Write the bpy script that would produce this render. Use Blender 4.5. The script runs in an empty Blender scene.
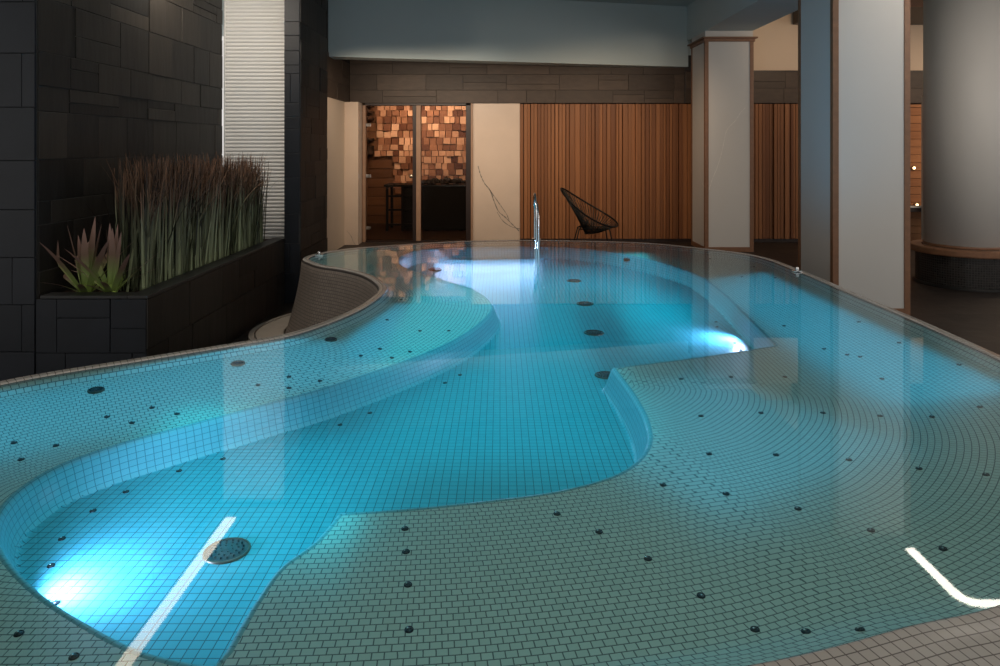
import bpy, math, random
import numpy as np
from mathutils import Vector, Matrix

random.seed(7)
rng = np.random.default_rng(7)
C = bpy.context.scene.collection
F = 700.0            # focal length in pixels of the 1000 px wide frame
HZ = 147.0           # horizon row
CAMZ = 1.5
WZ = 0.60            # water level above the floor

def at_z(px, py, z):
    Y = F * (CAMZ - z) / (py - HZ)
    return ((px - 500) * Y / F, Y)

# ------------------------------------------------------------------ materials
def new_mat(name):
    m = bpy.data.materials.new(name)
    m.use_nodes = True
    nt = m.node_tree
    b = nt.nodes['Principled BSDF']
    return m, nt, b

def setp(b, **kw):
    names = {'color': 'Base Color', 'rough': 'Roughness', 'metal': 'Metallic', 'spec': 'Specular IOR Level',
             'emit': 'Emission Color', 'estr': 'Emission Strength', 'coat': 'Coat Weight', 'sheen': 'Sheen Weight'}
    for k, v in kw.items():
        s = b.inputs[names[k]]
        if k in ('color', 'emit'):
            v = (*v, 1) if len(v) == 3 else v
        s.default_value = v

def plain(name, color, rough=.5, metal=0., spec=.5, noise=0., scale=6., bump=0., estr=0., emit=None):
    m, nt, b = new_mat(name)
    setp(b, color=color, rough=rough, metal=metal, spec=spec)
    if estr:
        setp(b, emit=emit or color, estr=estr)
    if noise or bump:
        tc = nt.nodes.new('ShaderNodeTexCoord')
        n = nt.nodes.new('ShaderNodeTexNoise')
        n.inputs['Scale'].default_value = scale
        n.inputs['Detail'].default_value = 6
        nt.links.new(tc.outputs['Object'], n.inputs['Vector'])
        if noise:
            r = nt.nodes.new('ShaderNodeMapRange')
            r.inputs[3].default_value = 1 - noise
            r.inputs[4].default_value = 1 + noise
            nt.links.new(n.outputs[0], r.inputs[0])
            mx = nt.nodes.new('ShaderNodeMix'); mx.data_type = 'RGBA'; mx.blend_type = 'MULTIPLY'
            mx.inputs[0].default_value = 1
            mx.inputs[6].default_value = (*color, 1)
            nt.links.new(r.outputs[0], mx.inputs[7])
            nt.links.new(mx.outputs[2], b.inputs['Base Color'])
        if bump:
            bp = nt.nodes.new('ShaderNodeBump')
            bp.inputs['Strength'].default_value = bump
            bp.inputs['Distance'].default_value = .01
            nt.links.new(n.outputs[0], bp.inputs['Height'])
            nt.links.new(bp.outputs[0], b.inputs['Normal'])
    return m

def per_island(name, c0, c1, rough=.5, spec=.4, noise=.35, nscale=(8, 8, 8), bump=.25, estr=0., c2=None):
    """colour varies from piece to piece of the mesh and streaks inside each piece"""
    m, nt, b = new_mat(name)
    setp(b, rough=rough, spec=spec)
    g = nt.nodes.new('ShaderNodeNewGeometry')
    cr = nt.nodes.new('ShaderNodeValToRGB')
    cr.color_ramp.elements[0].color = (*c0, 1)
    cr.color_ramp.elements[1].color = (*c1, 1)
    if c2:
        e = cr.color_ramp.elements.new(.5); e.color = (*c2, 1)
    nt.links.new(g.outputs['Random Per Island'], cr.inputs[0])
    tc = nt.nodes.new('ShaderNodeTexCoord')
    mp = nt.nodes.new('ShaderNodeMapping')
    mp.inputs['Scale'].default_value = nscale
    nt.links.new(tc.outputs['Object'], mp.inputs[0])
    add = nt.nodes.new('ShaderNodeVectorMath'); add.operation = 'MULTIPLY_ADD'
    add.inputs[1].default_value = (1, 1, 1)
    cmb = nt.nodes.new('ShaderNodeCombineXYZ')
    mul = nt.nodes.new('ShaderNodeMath'); mul.operation = 'MULTIPLY'; mul.inputs[1].default_value = 50
    nt.links.new(g.outputs['Random Per Island'], mul.inputs[0])
    nt.links.new(mul.outputs[0], cmb.inputs[0])
    nt.links.new(mul.outputs[0], cmb.inputs[2])
    nt.links.new(mp.outputs[0], add.inputs[0])
    nt.links.new(cmb.outputs[0], add.inputs[2])
    n = nt.nodes.new('ShaderNodeTexNoise'); n.inputs['Scale'].default_value = 1; n.inputs['Detail'].default_value = 5
    nt.links.new(add.outputs[0], n.inputs['Vector'])
    r = nt.nodes.new('ShaderNodeMapRange'); r.inputs[3].default_value = 1 - noise; r.inputs[4].default_value = 1 + noise
    nt.links.new(n.outputs[0], r.inputs[0])
    mx = nt.nodes.new('ShaderNodeMix'); mx.data_type = 'RGBA'; mx.blend_type = 'MULTIPLY'; mx.inputs[0].default_value = 1
    nt.links.new(cr.outputs[0], mx.inputs[6]); nt.links.new(r.outputs[0], mx.inputs[7])
    nt.links.new(mx.outputs[2], b.inputs['Base Color'])
    if estr:
        nt.links.new(mx.outputs[2], b.inputs['Emission Color'])
        b.inputs['Emission Strength'].default_value = estr
    if bump:
        bp = nt.nodes.new('ShaderNodeBump'); bp.inputs['Strength'].default_value = bump; bp.inputs['Distance'].default_value = .01
        nt.links.new(n.outputs[0], bp.inputs['Height']); nt.links.new(bp.outputs[0], b.inputs['Normal'])
    return m

def mosaic(name, c0, c1, grout, tw, th, offset, rough=.3, spec=.5, mortar=.06, uv='tile'):
    m, nt, b = new_mat(name)
    setp(b, rough=rough, spec=spec)
    u = nt.nodes.new('ShaderNodeUVMap'); u.uv_map = uv
    mp = nt.nodes.new('ShaderNodeMapping'); mp.inputs['Scale'].default_value = (1 / tw, 1 / tw, 1)
    br = nt.nodes.new('ShaderNodeTexBrick')
    br.offset = offset; br.offset_frequency = 2; br.squash = 1
    br.inputs['Scale'].default_value = 1
    br.inputs['Brick Width'].default_value = 1
    br.inputs['Row Height'].default_value = th / tw
    br.inputs['Mortar Size'].default_value = mortar
    br.inputs['Mortar Smooth'].default_value = .1
    br.inputs['Bias'].default_value = 0
    br.inputs['Color1'].default_value = (*c0, 1)
    br.inputs['Color2'].default_value = (*c1, 1)
    br.inputs['Mortar'].default_value = (*grout, 1)
    nt.links.new(u.outputs[0], mp.inputs[0]); nt.links.new(mp.outputs[0], br.inputs[0])
    nt.links.new(br.outputs[0], b.inputs['Base Color'])
    return m

M = {}
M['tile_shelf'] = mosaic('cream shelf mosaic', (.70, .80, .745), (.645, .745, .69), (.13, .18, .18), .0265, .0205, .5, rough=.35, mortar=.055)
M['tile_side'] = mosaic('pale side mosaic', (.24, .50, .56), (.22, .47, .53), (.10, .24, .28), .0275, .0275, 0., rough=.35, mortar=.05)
M['tile_well'] = mosaic('water tinted floor mosaic', (.115, .45, .53), (.10, .41, .49), (.03, .10, .13), .0275, .0275, 0., rough=.35, mortar=.05)  # blue in the tile stands for red light absorbed by deep water
M['tile_rim'] = mosaic('grey rim mosaic', (.44, .40, .36), (.40, .365, .33), (.14, .12, .11), .0255, .0255, 0., rough=.22, mortar=.05)
M['tile_wall'] = mosaic('beige wall mosaic', (.30, .25, .215), (.25, .21, .18), (.10, .085, .075), .024, .024, .5, rough=.4, mortar=.08)
M['tile_black'] = mosaic('black mosaic', (.012, .011, .011), (.02, .018, .017), (.05, .046, .043), .025, .025, 0., rough=.25, mortar=.06)
M['floor'] = None
M['slate'] = per_island('dark slate cladding', (.007, .0065, .006), (.027, .0225, .018), rough=.55, spec=.35, noise=.5, nscale=(14, 14, 3), bump=.35)
M['slate_pool_tint'] = per_island('dark slate tinted by pool glow', (.006, .008, .012), (.011, .0135, .019), rough=.5, spec=.35, noise=.4, nscale=(6, 6, 6), bump=.25)  # blue light from the pool painted into the slate colour
M['slate_brown'] = per_island('brown slate band', (.042, .029, .021), (.075, .052, .038), rough=.5, spec=.35, noise=.4, nscale=(7, 7, 16), bump=.2)
M['joint'] = plain('slate joint', (.03, .03, .03), .8)
M['slats'] = per_island('upright wooden slats', (.16, .060, .023), (.31, .13, .052), rough=.5, spec=.3, noise=.3, nscale=(40, 40, 1.2), bump=.1, c2=(.25, .105, .042))
M['sauna_plank'] = per_island('dark sauna planks', (.10, .042, .018), (.17, .075, .032), rough=.55, spec=.3, noise=.3, nscale=(2, 2, 30), bump=.1)
M['floor_wood'] = plain('dark floor boards', (.05, .024, .012), .5, noise=.3, scale=8)  # dark brown boards, tone varied by noise
M['orange_plank'] = per_island('orange sauna planks', (.30, .12, .045), (.42, .18, .07), rough=.55, spec=.3, noise=.25, nscale=(2, 2, 30), bump=.1)
M['salt'] = per_island('salt blocks', (.10, .034, .018), (.72, .45, .30), rough=.6, spec=.2, noise=.35, nscale=(9, 9, 9), bump=.4, c2=(.36, .17, .095))
M['cream'] = plain('cream plaster', (.60, .48, .37), .7, noise=.05, scale=2.5)
M['marble'] = plain('cream stone slab', (.61, .485, .385), .35, noise=.10, scale=3)
M['vein'] = plain('grey vein', (.20, .18, .16), .5)
M['vein_light'] = plain('pale vein', (.70, .68, .64), .5)
M['white'] = plain('white wall panel', (.56, .55, .53), .55, noise=.04, scale=1.5)
M['paint'] = plain('pool tinted ceiling paint', (.47, .55, .56), .75, noise=.05, scale=1.5)  # slight teal puts the pool's glow on the beam into the paint
M['trim'] = plain('brown wood trim', (.20, .095, .048), .45, noise=.3, scale=20)
M['trim_dark'] = plain('dark wood frame', (.022, .011, .008), .45, noise=.25, scale=15)
M['mullion'] = plain('pale wood jamb', (.32, .19, .12), .5, noise=.2, scale=12)
M['shutter'] = plain('white shutter slats', (.66, .655, .64), .45)
M['chrome'] = plain('polished steel', (.8, .82, .84), .08, metal=1)
M['steel_dark'] = plain('dark steel', (.03, .035, .04), .35, metal=.6)
M['black'] = plain('black metal', (.005, .005, .005), .5, spec=.25)
M['cord'] = plain('black cord', (.008, .013, .012), .55)
M['nozzle'] = plain('nozzle cap', (.02, .03, .035), .3)
M['soil'] = plain('dark soil', (.05, .026, .018), .95, noise=.5, scale=40, bump=.6)
M['coping'] = per_island('slate coping', (.018, .018, .018), (.03, .029, .028), rough=.45, noise=.3, nscale=(8, 8, 8), bump=.15)
M['stone'] = plain('heater stones', (.06, .05, .045), .8, noise=.4, scale=20, bump=.5)
M['light'] = plain('light strip', (1, .9, .74), .5, estr=6., emit=(1, .83, .64))
M['light_white'] = plain('bright light strip', (1, .95, .88), .5, estr=13., emit=(1, .9, .78))
M['light_cool'] = plain('underwater lens', (.6, .9, 1), .3, estr=3., emit=(.25, .8, 1))
M['lamp_warm'] = plain('tiny warm lamp', (1, .8, .5), .5, estr=6., emit=(1, .62, .3))
M['gutter'] = plain('pale gutter stone', (.36, .31, .26), .6, noise=.15, scale=10)
M['gutter_slot'] = plain('gutter slot', (.06, .05, .045), .8)
M['knob'] = plain('door knob', (.6, .45, .33), .25, metal=.8)
M['brass'] = plain('dull brass', (.10, .075, .05), .4, metal=.6)
M['glass'] = None

# clear glass with a faint reflection
def glass_mat():
    m = bpy.data.materials.new('clear door glass'); m.use_nodes = True
    nt = m.node_tree; nt.nodes.remove(nt.nodes['Principled BSDF'])
    out = nt.nodes['Material Output']
    t = nt.nodes.new('ShaderNodeBsdfTransparent'); t.inputs[0].default_value = (.86, .80, .74, 1)
    g = nt.nodes.new('ShaderNodeBsdfGlossy'); g.inputs['Roughness'].default_value = .02
    fr = nt.nodes.new('ShaderNodeFresnel'); fr.inputs[0].default_value = 1.22
    mx = nt.nodes.new('ShaderNodeMixShader')
    nt.links.new(fr.outputs[0], mx.inputs[0]); nt.links.new(t.outputs[0], mx.inputs[1]); nt.links.new(g.outputs[0], mx.inputs[2])
    nt.links.new(mx.outputs[0], out.inputs[0])
    return m
M['glass'] = glass_mat()

def water_mat():
    m = bpy.data.materials.new('still pool water'); m.use_nodes = True
    nt = m.node_tree; nt.nodes.remove(nt.nodes['Principled BSDF'])
    out = nt.nodes['Material Output']
    t = nt.nodes.new('ShaderNodeBsdfTransparent'); t.inputs[0].default_value = (.74, .95, .965, 1)
    g = nt.nodes.new('ShaderNodeBsdfGlossy'); g.inputs['Roughness'].default_value = .02
    fr = nt.nodes.new('ShaderNodeFresnel'); fr.inputs[0].default_value = 1.55
    tc = nt.nodes.new('ShaderNodeTexCoord')
    n = nt.nodes.new('ShaderNodeTexNoise'); n.inputs['Scale'].default_value = 3; n.inputs['Detail'].default_value = 0
    bp = nt.nodes.new('ShaderNodeBump'); bp.inputs['Strength'].default_value = .008; bp.inputs['Distance'].default_value = .02
    nt.links.new(tc.outputs['Object'], n.inputs['Vector']); nt.links.new(n.outputs[0], bp.inputs['Height'])
    nt.links.new(bp.outputs[0], g.inputs['Normal'])
    mx = nt.nodes.new('ShaderNodeMixShader')
    nt.links.new(fr.outputs[0], mx.inputs[0]); nt.links.new(t.outputs[0], mx.inputs[1]); nt.links.new(g.outputs[0], mx.inputs[2])
    nt.links.new(mx.outputs[0], out.inputs[0])
    return m
M['water'] = water_mat()

def floor_mat():
    m, nt, b = new_mat('dark stone floor tiles')
    setp(b, rough=.5, spec=.15)
    tc = nt.nodes.new('ShaderNodeTexCoord')
    br = nt.nodes.new('ShaderNodeTexBrick'); br.offset = .5
    br.inputs['Scale'].default_value = 1; br.inputs['Brick Width'].default_value = .6; br.inputs['Row Height'].default_value = .3
    br.inputs['Mortar Size'].default_value = .004; br.inputs['Bias'].default_value = 0
    br.inputs['Color1'].default_value = (.022, .017, .015, 1); br.inputs['Color2'].default_value = (.034, .026, .022, 1)
    br.inputs['Mortar'].default_value = (.05, .042, .037, 1)
    nt.links.new(tc.outputs['Object'], br.inputs[0])
    n = nt.nodes.new('ShaderNodeTexNoise'); n.inputs['Scale'].default_value = 7; n.inputs['Detail'].default_value = 8
    nt.links.new(tc.outputs['Object'], n.inputs['Vector'])
    r = nt.nodes.new('ShaderNodeMapRange'); r.inputs[3].default_value = .5; r.inputs[4].default_value = 1.5
    nt.links.new(n.outputs[0], r.inputs[0])
    mx = nt.nodes.new('ShaderNodeMix'); mx.data_type = 'RGBA'; mx.blend_type = 'MULTIPLY'; mx.inputs[0].default_value = 1
    nt.links.new(br.outputs[0], mx.inputs[6]); nt.links.new(r.outputs[0], mx.inputs[7])
    nt.links.new(mx.outputs[2], b.inputs['Base Color'])
    bp = nt.nodes.new('ShaderNodeBump'); bp.inputs['Strength'].default_value = .3; bp.inputs['Distance'].default_value = .01
    nt.links.new(n.outputs[0], bp.inputs['Height']); nt.links.new(bp.outputs[0], b.inputs['Normal'])
    return m
M['floor'] = floor_mat()

def blade_mat(name, stops, lo, hi):
    """colour by height above the soil"""
    m, nt, b = new_mat(name)
    setp(b, rough=.55, spec=.25)
    u = nt.nodes.new('ShaderNodeUVMap'); u.uv_map = 'tile'
    sp = nt.nodes.new('ShaderNodeSeparateXYZ'); nt.links.new(u.outputs[0], sp.inputs[0])
    cr = nt.nodes.new('ShaderNodeValToRGB')
    cr.color_ramp.elements[0].position = stops[0][0]; cr.color_ramp.elements[0].color = (*stops[0][1], 1)
    cr.color_ramp.elements[1].position = stops[-1][0]; cr.color_ramp.elements[1].color = (*stops[-1][1], 1)
    for p, c in stops[1:-1]:
        e = cr.color_ramp.elements.new(p); e.color = (*c, 1)
    nt.links.new(sp.outputs[1], cr.inputs[0])
    g = nt.nodes.new('ShaderNodeNewGeometry')
    r = nt.nodes.new('ShaderNodeMapRange'); r.inputs[3].default_value = lo; r.inputs[4].default_value = hi
    nt.links.new(g.outputs['Random Per Island'], r.inputs[0])
    mx = nt.nodes.new('ShaderNodeMix'); mx.data_type = 'RGBA'; mx.blend_type = 'MULTIPLY'; mx.inputs[0].default_value = 1
    nt.links.new(cr.outputs[0], mx.inputs[6]); nt.links.new(r.outputs[0], mx.inputs[7])
    nt.links.new(mx.outputs[2], b.inputs['Base Color'])
    return m
M['reed'] = blade_mat('reed blades', [(0, (.22, .25, .14)), (.25, (.18, .205, .12)), (.6, (.125, .13, .08)), (.8, (.11, .07, .045)), (1, (.19, .10, .06))], .04, 1.6)
M['bromeliad'] = blade_mat('spiky plant leaves', [(0, (.34, .46, .09)), (.3, (.24, .32, .10)), (.6, (.19, .12, .085)), (1, (.30, .18, .15))], .7, 1.3)

# ------------------------------------------------------------------ mesh helpers
class MB:
    def __init__(self):
        self.v = []; self.f = []; self.uv = []
    def quad(self, a, b, c, d, uv=None):
        n = len(self.v); self.v += [tuple(a), tuple(b), tuple(c), tuple(d)]; self.f.append((n, n + 1, n + 2, n + 3))
        self.uv.append(uv)
    def box(self, x0, x1, y0, y1, z0, z1):
        self.hexa([(x0, y0, z0), (x1, y0, z0), (x1, y1, z0), (x0, y1, z0), (x0, y0, z1), (x1, y0, z1), (x1, y1, z1), (x0, y1, z1)])
    def hexa(self, p):
        n = len(self.v); self.v += [tuple(q) for q in p]
        for q in ((0, 3, 2, 1), (4, 5, 6, 7), (0, 1, 5, 4), (1, 2, 6, 5), (2, 3, 7, 6), (3, 0, 4, 7)):
            self.f.append(tuple(n + i for i in q)); self.uv.append(None)
    def tube(self, pts, r, n=8, close=False, cap=True):
        pts = [Vector(p) for p in pts]; N = len(pts)
        rs = r if isinstance(r, (list, tuple)) else [r] * N
        base = len(self.v); up = None
        for i, p in enumerate(pts):
            if close:
                t = pts[(i + 1) % N] - pts[i - 1]
            else:
                t = pts[min(i + 1, N - 1)] - pts[max(i - 1, 0)]
            t.normalize()
            if up is None:
                up = Vector((0, 0, 1)) if abs(t.z) < .9 else Vector((1, 0, 0))
            up = (up - t * up.dot(t)); up.normalize()
            s = t.cross(up)
            for k in range(n):
                a = 2 * math.pi * k / n
                self.v.append(tuple(p + (up * math.cos(a) + s * math.sin(a)) * rs[i]))
        for i in range(N if close else N - 1):
            j = (i + 1) % N
            for k in range(n):
                k2 = (k + 1) % n
                self.f.append((base + i * n + k, base + j * n + k, base + j * n + k2, base + i * n + k2)); self.uv.append(None)
        if cap and not close:
            self.f.append(tuple(base + k for k in range(n))); self.uv.append(None)
            self.f.append(tuple(base + (N - 1) * n + k for k in reversed(range(n)))); self.uv.append(None)
    def lathe(self, prof, c=(0, 0, 0), n=32, cap=True, uvs=False):
        base = len(self.v); P = len(prof)
        for r, z in prof:
            for k in range(n):
                a = 2 * math.pi * k / n
                self.v.append((c[0] + r * math.cos(a), c[1] + r * math.sin(a), c[2] + z))
        for i in range(P - 1):
            for k in range(n):
                k2 = (k + 1) % n
                self.f.append((base + i * n + k, base + i * n + k2, base + (i + 1) * n + k2, base + (i + 1) * n + k))
                R = max(prof[i][0], prof[i + 1][0]); a0 = 2 * math.pi * k / n * R; a1 = 2 * math.pi * (k + 1) / n * R
                self.uv.append([(a0, prof[i][1]), (a1, prof[i][1]), (a1, prof[i + 1][1]), (a0, prof[i + 1][1])])
        if cap:
            self.f.append(tuple(base + k for k in reversed(range(n)))); self.uv.append(None)
            self.f.append(tuple(base + (P - 1) * n + k for k in range(n))); self.uv.append(None)
    def build(self, name, mat, parent=None, smooth=False, bevel=0.):
        me = bpy.data.meshes.new(name)
        me.from_pydata(self.v, [], self.f)
        if any(u is not None for u in self.uv):
            L = me.uv_layers.new(name='tile')
            for p, u in zip(me.polygons, self.uv):
                if u is not None:
                    for li, q in zip(p.loop_indices, u):
                        L.data[li].uv = q
        me.materials.append(mat)
        if smooth:
            me.polygons.foreach_set('use_smooth', [True] * len(me.polygons))
        me.update()
        o = bpy.data.objects.new(name, me); C.objects.link(o)
        if parent is not None:
            o.parent = parent
            o.matrix_parent_inverse = Matrix.Translation(-Vector(parent.location)) if parent.rotation_euler.z == 0 else parent.matrix_basis.inverted()
        if bevel:
            b = o.modifiers.new('edge', 'BEVEL'); b.width = bevel; b.segments = 2; b.limit_method = 'ANGLE'
        return o

def tag(o, label=None, cat=None, group=None, kind=None):
    for k, v in (('label', label), ('category', cat), ('group', group), ('kind', kind)):
        if v: o[k] = v
    return o

def empty(name, loc, label, cat, group=None):
    o = bpy.data.objects.new(name, None); C.objects.link(o); o.location = loc
    o.empty_display_size = .1
    return tag(o, label, cat, group)

def struct(o):
    o['kind'] = 'structure'; return o

def box_obj(name, mat, x0, x1, y0, y1, z0, z1, parent=None, bevel=0.):
    m = MB(); m.box(x0, x1, y0, y1, z0, z1)
    return m.build(name, mat, parent, bevel=bevel)

def ashlar(mb, o, u, v, n, W, H, rows, widths, depth=(.006, .02), gap=.003, seed=0, split=.22):
    """slabs of unequal size covering the rectangle o + s*u + t*v, standing out along n"""
    R = random.Random(seed)
    o, u, v, n = Vector(o), Vector(u), Vector(v), Vector(n)
    t = 0.
    while t < H - 1e-4:
        h = min(R.uniform(*rows), H - t)
        if H - t - h < rows[0] * .5: h = H - t
        s = -R.uniform(0, widths[0])
        while s < W - 1e-4:
            w = R.uniform(*widths)
            a, b = max(s, 0), min(s + w, W)
            if b - a > .012:
                parts = [(t, t + h)]
                if R.random() < split: 
                    k = R.uniform(.35, .65); parts = [(t, t + h * k), (t + h * k, t + h)]
                for (p, q) in parts:
                    d = R.uniform(*depth)
                    c = [o + u * (a + gap) + v * (p + gap), o + u * (b - gap) + v * (p + gap), o + u * (b - gap) + v * (q - gap), o + u * (a + gap) + v * (q - gap)]
                    mb.hexa(c + [x + n * d for x in c])
            s += w
        t += h

# ------------------------------------------------------------------ camera
cam = bpy.data.cameras.new('camera'); co = bpy.data.objects.new('camera', cam); C.objects.link(co)
co.location = (0, 0, CAMZ); co.rotation_euler = (math.radians(90), 0, 0)
cam.sensor_width = 36; cam.lens = 36 * F / 1000; cam.shift_y = -(333 - HZ) / 1000; cam.clip_start = .05
bpy.context.scene.camera = co

# ------------------------------------------------------------------ pool geometry
def catmull(P, n=14, closed=True):
    P = np.array(P, float); N = len(P); out = []
    for i in range(N if closed else N - 1):
        if closed:
            p0, p1, p2, p3 = P[i - 1], P[i], P[(i + 1) % N], P[(i + 2) % N]
        else:
            p1, p2 = P[i], P[i + 1]
            p0 = P[i - 1] if i else 2 * p1 - p2
            p3 = P[i + 2] if i + 2 < N else 2 * p2 - p1
        # centripetal
        d = [max(np.linalg.norm(b - a) ** .5, 1e-4) for a, b in ((p0, p1), (p1, p2), (p2, p3))]
        t0 = 0; t1 = d[0]; t2 = t1 + d[1]; t3 = t2 + d[2]
        for t in np.linspace(t1, t2, n, endpoint=False):
            A1 = (t1 - t) / (t1 - t0) * p0 + (t - t0) / (t1 - t0) * p1
            A2 = (t2 - t) / (t2 - t1) * p1 + (t - t1) / (t2 - t1) * p2
            A3 = (t3 - t) / (t3 - t2) * p2 + (t - t2) / (t3 - t2) * p3
            B1 = (t2 - t) / (t2 - t0) * A1 + (t - t0) / (t2 - t0) * A2
            B2 = (t3 - t) / (t3 - t1) * A2 + (t - t1) / (t3 - t1) * A3
            out.append((t2 - t) / (t2 - t1) * B1 + (t - t1) / (t2 - t1) * B2)
    if not closed: out.append(P[-1])
    return np.array(out)

def resample(P, step):
    Q = np.vstack([P, P[:1]]); L = np.r_[0, np.cumsum(np.linalg.norm(np.diff(Q, axis=0), axis=1))]
    n = int(L[-1] / step); s = np.linspace(0, L[-1], n, endpoint=False)
    return np.c_[np.interp(s, L, Q[:, 0]), np.interp(s, L, Q[:, 1])]

# water line, seen from above, counter-clockwise from the corner nearest the camera
right = [(1000, 361), (950, 338), (910, 320), (850, 294.5), (797, 271.5), (752, 256), (700, 249), (650, 244), (600, 242), (550, 241), (500, 241), (450, 242.5), (400, 245.5), (350, 249.5), (322, 254), (309, 258.5)]
bite = [(316, 262.5), (326, 265.5), (346, 268.5), (367, 273.5), (382, 281.5), (387, 289), (380, 297.5), (362, 309.5), (330, 323.5), (290, 336.5), (230, 347), (150, 360), (0, 385.5)]
near = [(.453, 1.22), (.60, 1.26), (.77, 1.315), (.98, 1.375), (1.42, 1.61), (1.86, 2.1), (2.07, 2.6)]
far_left = [(-2.13, 2.2), (-2.08, 1.65), (-1.72, 1.25), (-1.2, 1.10), (-.6, 1.10), (.0, 1.14)]
WL = catmull(near + [at_z(x, y, WZ) for x, y in right + bite] + far_left, 16)
WL = resample(WL, .02)
start = int(np.argmin(np.hypot(WL[:, 0] + 2.1, WL[:, 1] - 1.7)))
WL = np.roll(WL, -start, axis=0)
def normals(P):
    t = np.roll(P, -1, 0) - np.roll(P, 1, 0); t /= np.linalg.norm(t, axis=1)[:, None]
    return np.c_[t[:, 1], -t[:, 0]]                 # outward for a counter-clockwise loop
NRM = normals(WL)
def smooth_loop(a, k):
    w = np.ones(2 * k + 1) / (2 * k + 1)
    return np.convolve(np.r_[a[-k:], a, a[:k]], w, 'valid')
RIMW = smooth_loop(np.where((WL[:, 1] < 1.6), .17, .045), 25)
ARC = np.r_[0, np.cumsum(np.linalg.norm(np.diff(WL, axis=0), axis=1))]

ZS = WZ - .10
def S(pts): return [at_z(x, y, ZS) for x, y in pts]
w1 = S([(212, 660), (150, 645), (100, 621), (50, 589), (20, 560), (6, 535), (10, 510), (30, 488), (65, 467), (120, 447), (200, 425), (260, 409), (330, 390), (400, 366), (450, 345), (482, 325), (496, 308), (488, 296), (470, 287), (440, 277.5), (412, 269), (401, 263.5), (412, 258.5), (440, 255), (500, 253), (560, 253.5), (610, 257), (650, 262.5), (690, 273), (715, 289), (740, 313), (772, 345)])
w2 = S([(772, 345), (690, 357), (608, 367)])
w3 = S([(608, 367), (630, 398), (642, 425), (641, 447), (616, 470), (560, 487), (480, 498), (400, 506), (335, 510)])
w4 = S([(335, 510), (308, 541), (274, 566), (245, 605), (212, 660)])
WELL = np.vstack([catmull(w, 10, False)[:-1] for w in (w1, w2, w3, w4)])
WELL = resample(WELL, .02)

def nearest(Q, P):
    """distance, nearest segment parameter (arc index) from points Q to closed polyline P; sign + inside"""
    A = P; B = np.roll(P, -1, 0); D = B - A; L2 = (D ** 2).sum(1)
    dist = np.empty(len(Q)); idx = np.empty(len(Q)); inside = np.empty(len(Q), bool)
    for i in range(0, len(Q), 3000):
        q = Q[i:i + 3000]
        w = q[:, None, :] - A[None]
        t = np.clip((w * D[None]).sum(2) / L2, 0, 1)
        e = w - t[..., None] * D[None]
        d2 = (e ** 2).sum(2); k = d2.argmin(1); r = np.arange(len(q))
        dist[i:i + 3000] = np.sqrt(d2[r, k]); idx[i:i + 3000] = k + t[r, k]
        y = q[:, 1:2]; c = (A[None, :, 1] > y) != (B[None, :, 1] > y)
        dy = np.where(D[:, 1] == 0, 1e-12, D[:, 1])
        xi = A[None, :, 0] + (y - A[None, :, 1]) / dy * D[None, :, 0]
        inside[i:i + 3000] = (c & (q[:, 0:1] < xi)).sum(1) % 2 == 1
    return dist, idx, inside

def sstep(a, b, x):
    t = np.clip((x - a) / (b - a), 0, 1); return t * t * (3 - 2 * t)

def depth_of(so, sw, Q, idx):
    near_cam = sstep(1.9, 1.35, Q[:, 1])
    w0 = .60 - .40 * near_cam
    d = .006 + .03 * sstep(-.005, .05, so) + .064 * sstep(-.005, w0, so)
    return d + .105 * sstep(-.025, .03, sw)

GS = .0125
xs = np.arange(-2.30, 2.30, GS); ys = np.arange(1.0, 6.85, GS)
GX, GY = np.meshgrid(xs, ys); Q = np.c_[GX.ravel(), GY.ravel()]
do, io, ino = nearest(Q, WL); so = np.where(ino, do, -do)
dw, iw, inw = nearest(Q, WELL); sw = np.where(inw, dw, -dw)
DEP = depth_of(so, sw, Q, io)
keep = so > -.03
nx, ny = len(xs), len(ys)
id_ = np.arange(nx * ny).reshape(ny, nx)
faces = np.stack([id_[:-1, :-1], id_[:-1, 1:], id_[1:, 1:], id_[1:, :-1]], -1).reshape(-1, 4)
faces = faces[keep[faces].all(1)]
used = np.unique(faces); remap = -np.ones(nx * ny, int); remap[used] = np.arange(len(used))
fc = remap[faces]
V = np.c_[Q[used], WZ - DEP[used]]
fsw = sw[faces].mean(1); is_well = fsw > .0
arc = np.interp(io, np.arange(len(ARC)), ARC)
uv_shelf = np.c_[arc, so]; uv_well = Q
pool = empty('swimming_pool', (0, 4, 0), 'raised freeform mosaic pool filled level with its rim', 'swimming pool')
def np_mesh(name, V, fc, UV, mat, parent):
    me = bpy.data.meshes.new(name)
    me.vertices.add(len(V)); me.vertices.foreach_set('co', V.ravel())
    me.loops.add(fc.size); me.loops.foreach_set('vertex_index', fc.ravel().astype(np.int32))
    me.polygons.add(len(fc)); me.polygons.foreach_set('loop_start', np.arange(0, fc.size, 4, dtype=np.int32))
    me.polygons.foreach_set('use_smooth', np.ones(len(fc), bool))
    me.update(calc_edges=True); me.validate()
    L = me.uv_layers.new(name='tile'); L.data.foreach_set('uv', UV.ravel())
    me.materials.append(mat)
    o = bpy.data.objects.new(name, me); C.objects.link(o)
    if parent is not None:
        o.parent = parent; o.matrix_parent_inverse = Matrix.Translation(-Vector(parent.location))
    return o
def sub(mask, uvsrc, name, mat):
    f = fc[mask]; u = np.unique(f); rm = -np.ones(len(V), int); rm[u] = np.arange(len(u))
    return np_mesh(name, V[u], rm[f], uvsrc[faces[mask].ravel()], mat, pool)
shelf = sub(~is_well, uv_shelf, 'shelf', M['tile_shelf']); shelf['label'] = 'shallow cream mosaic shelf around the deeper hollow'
hollow = sub(is_well, uv_well, 'deep_floor', M['tile_well']); hollow['label'] = 'deeper mosaic floor lit cyan by underwater lamps'

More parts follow.
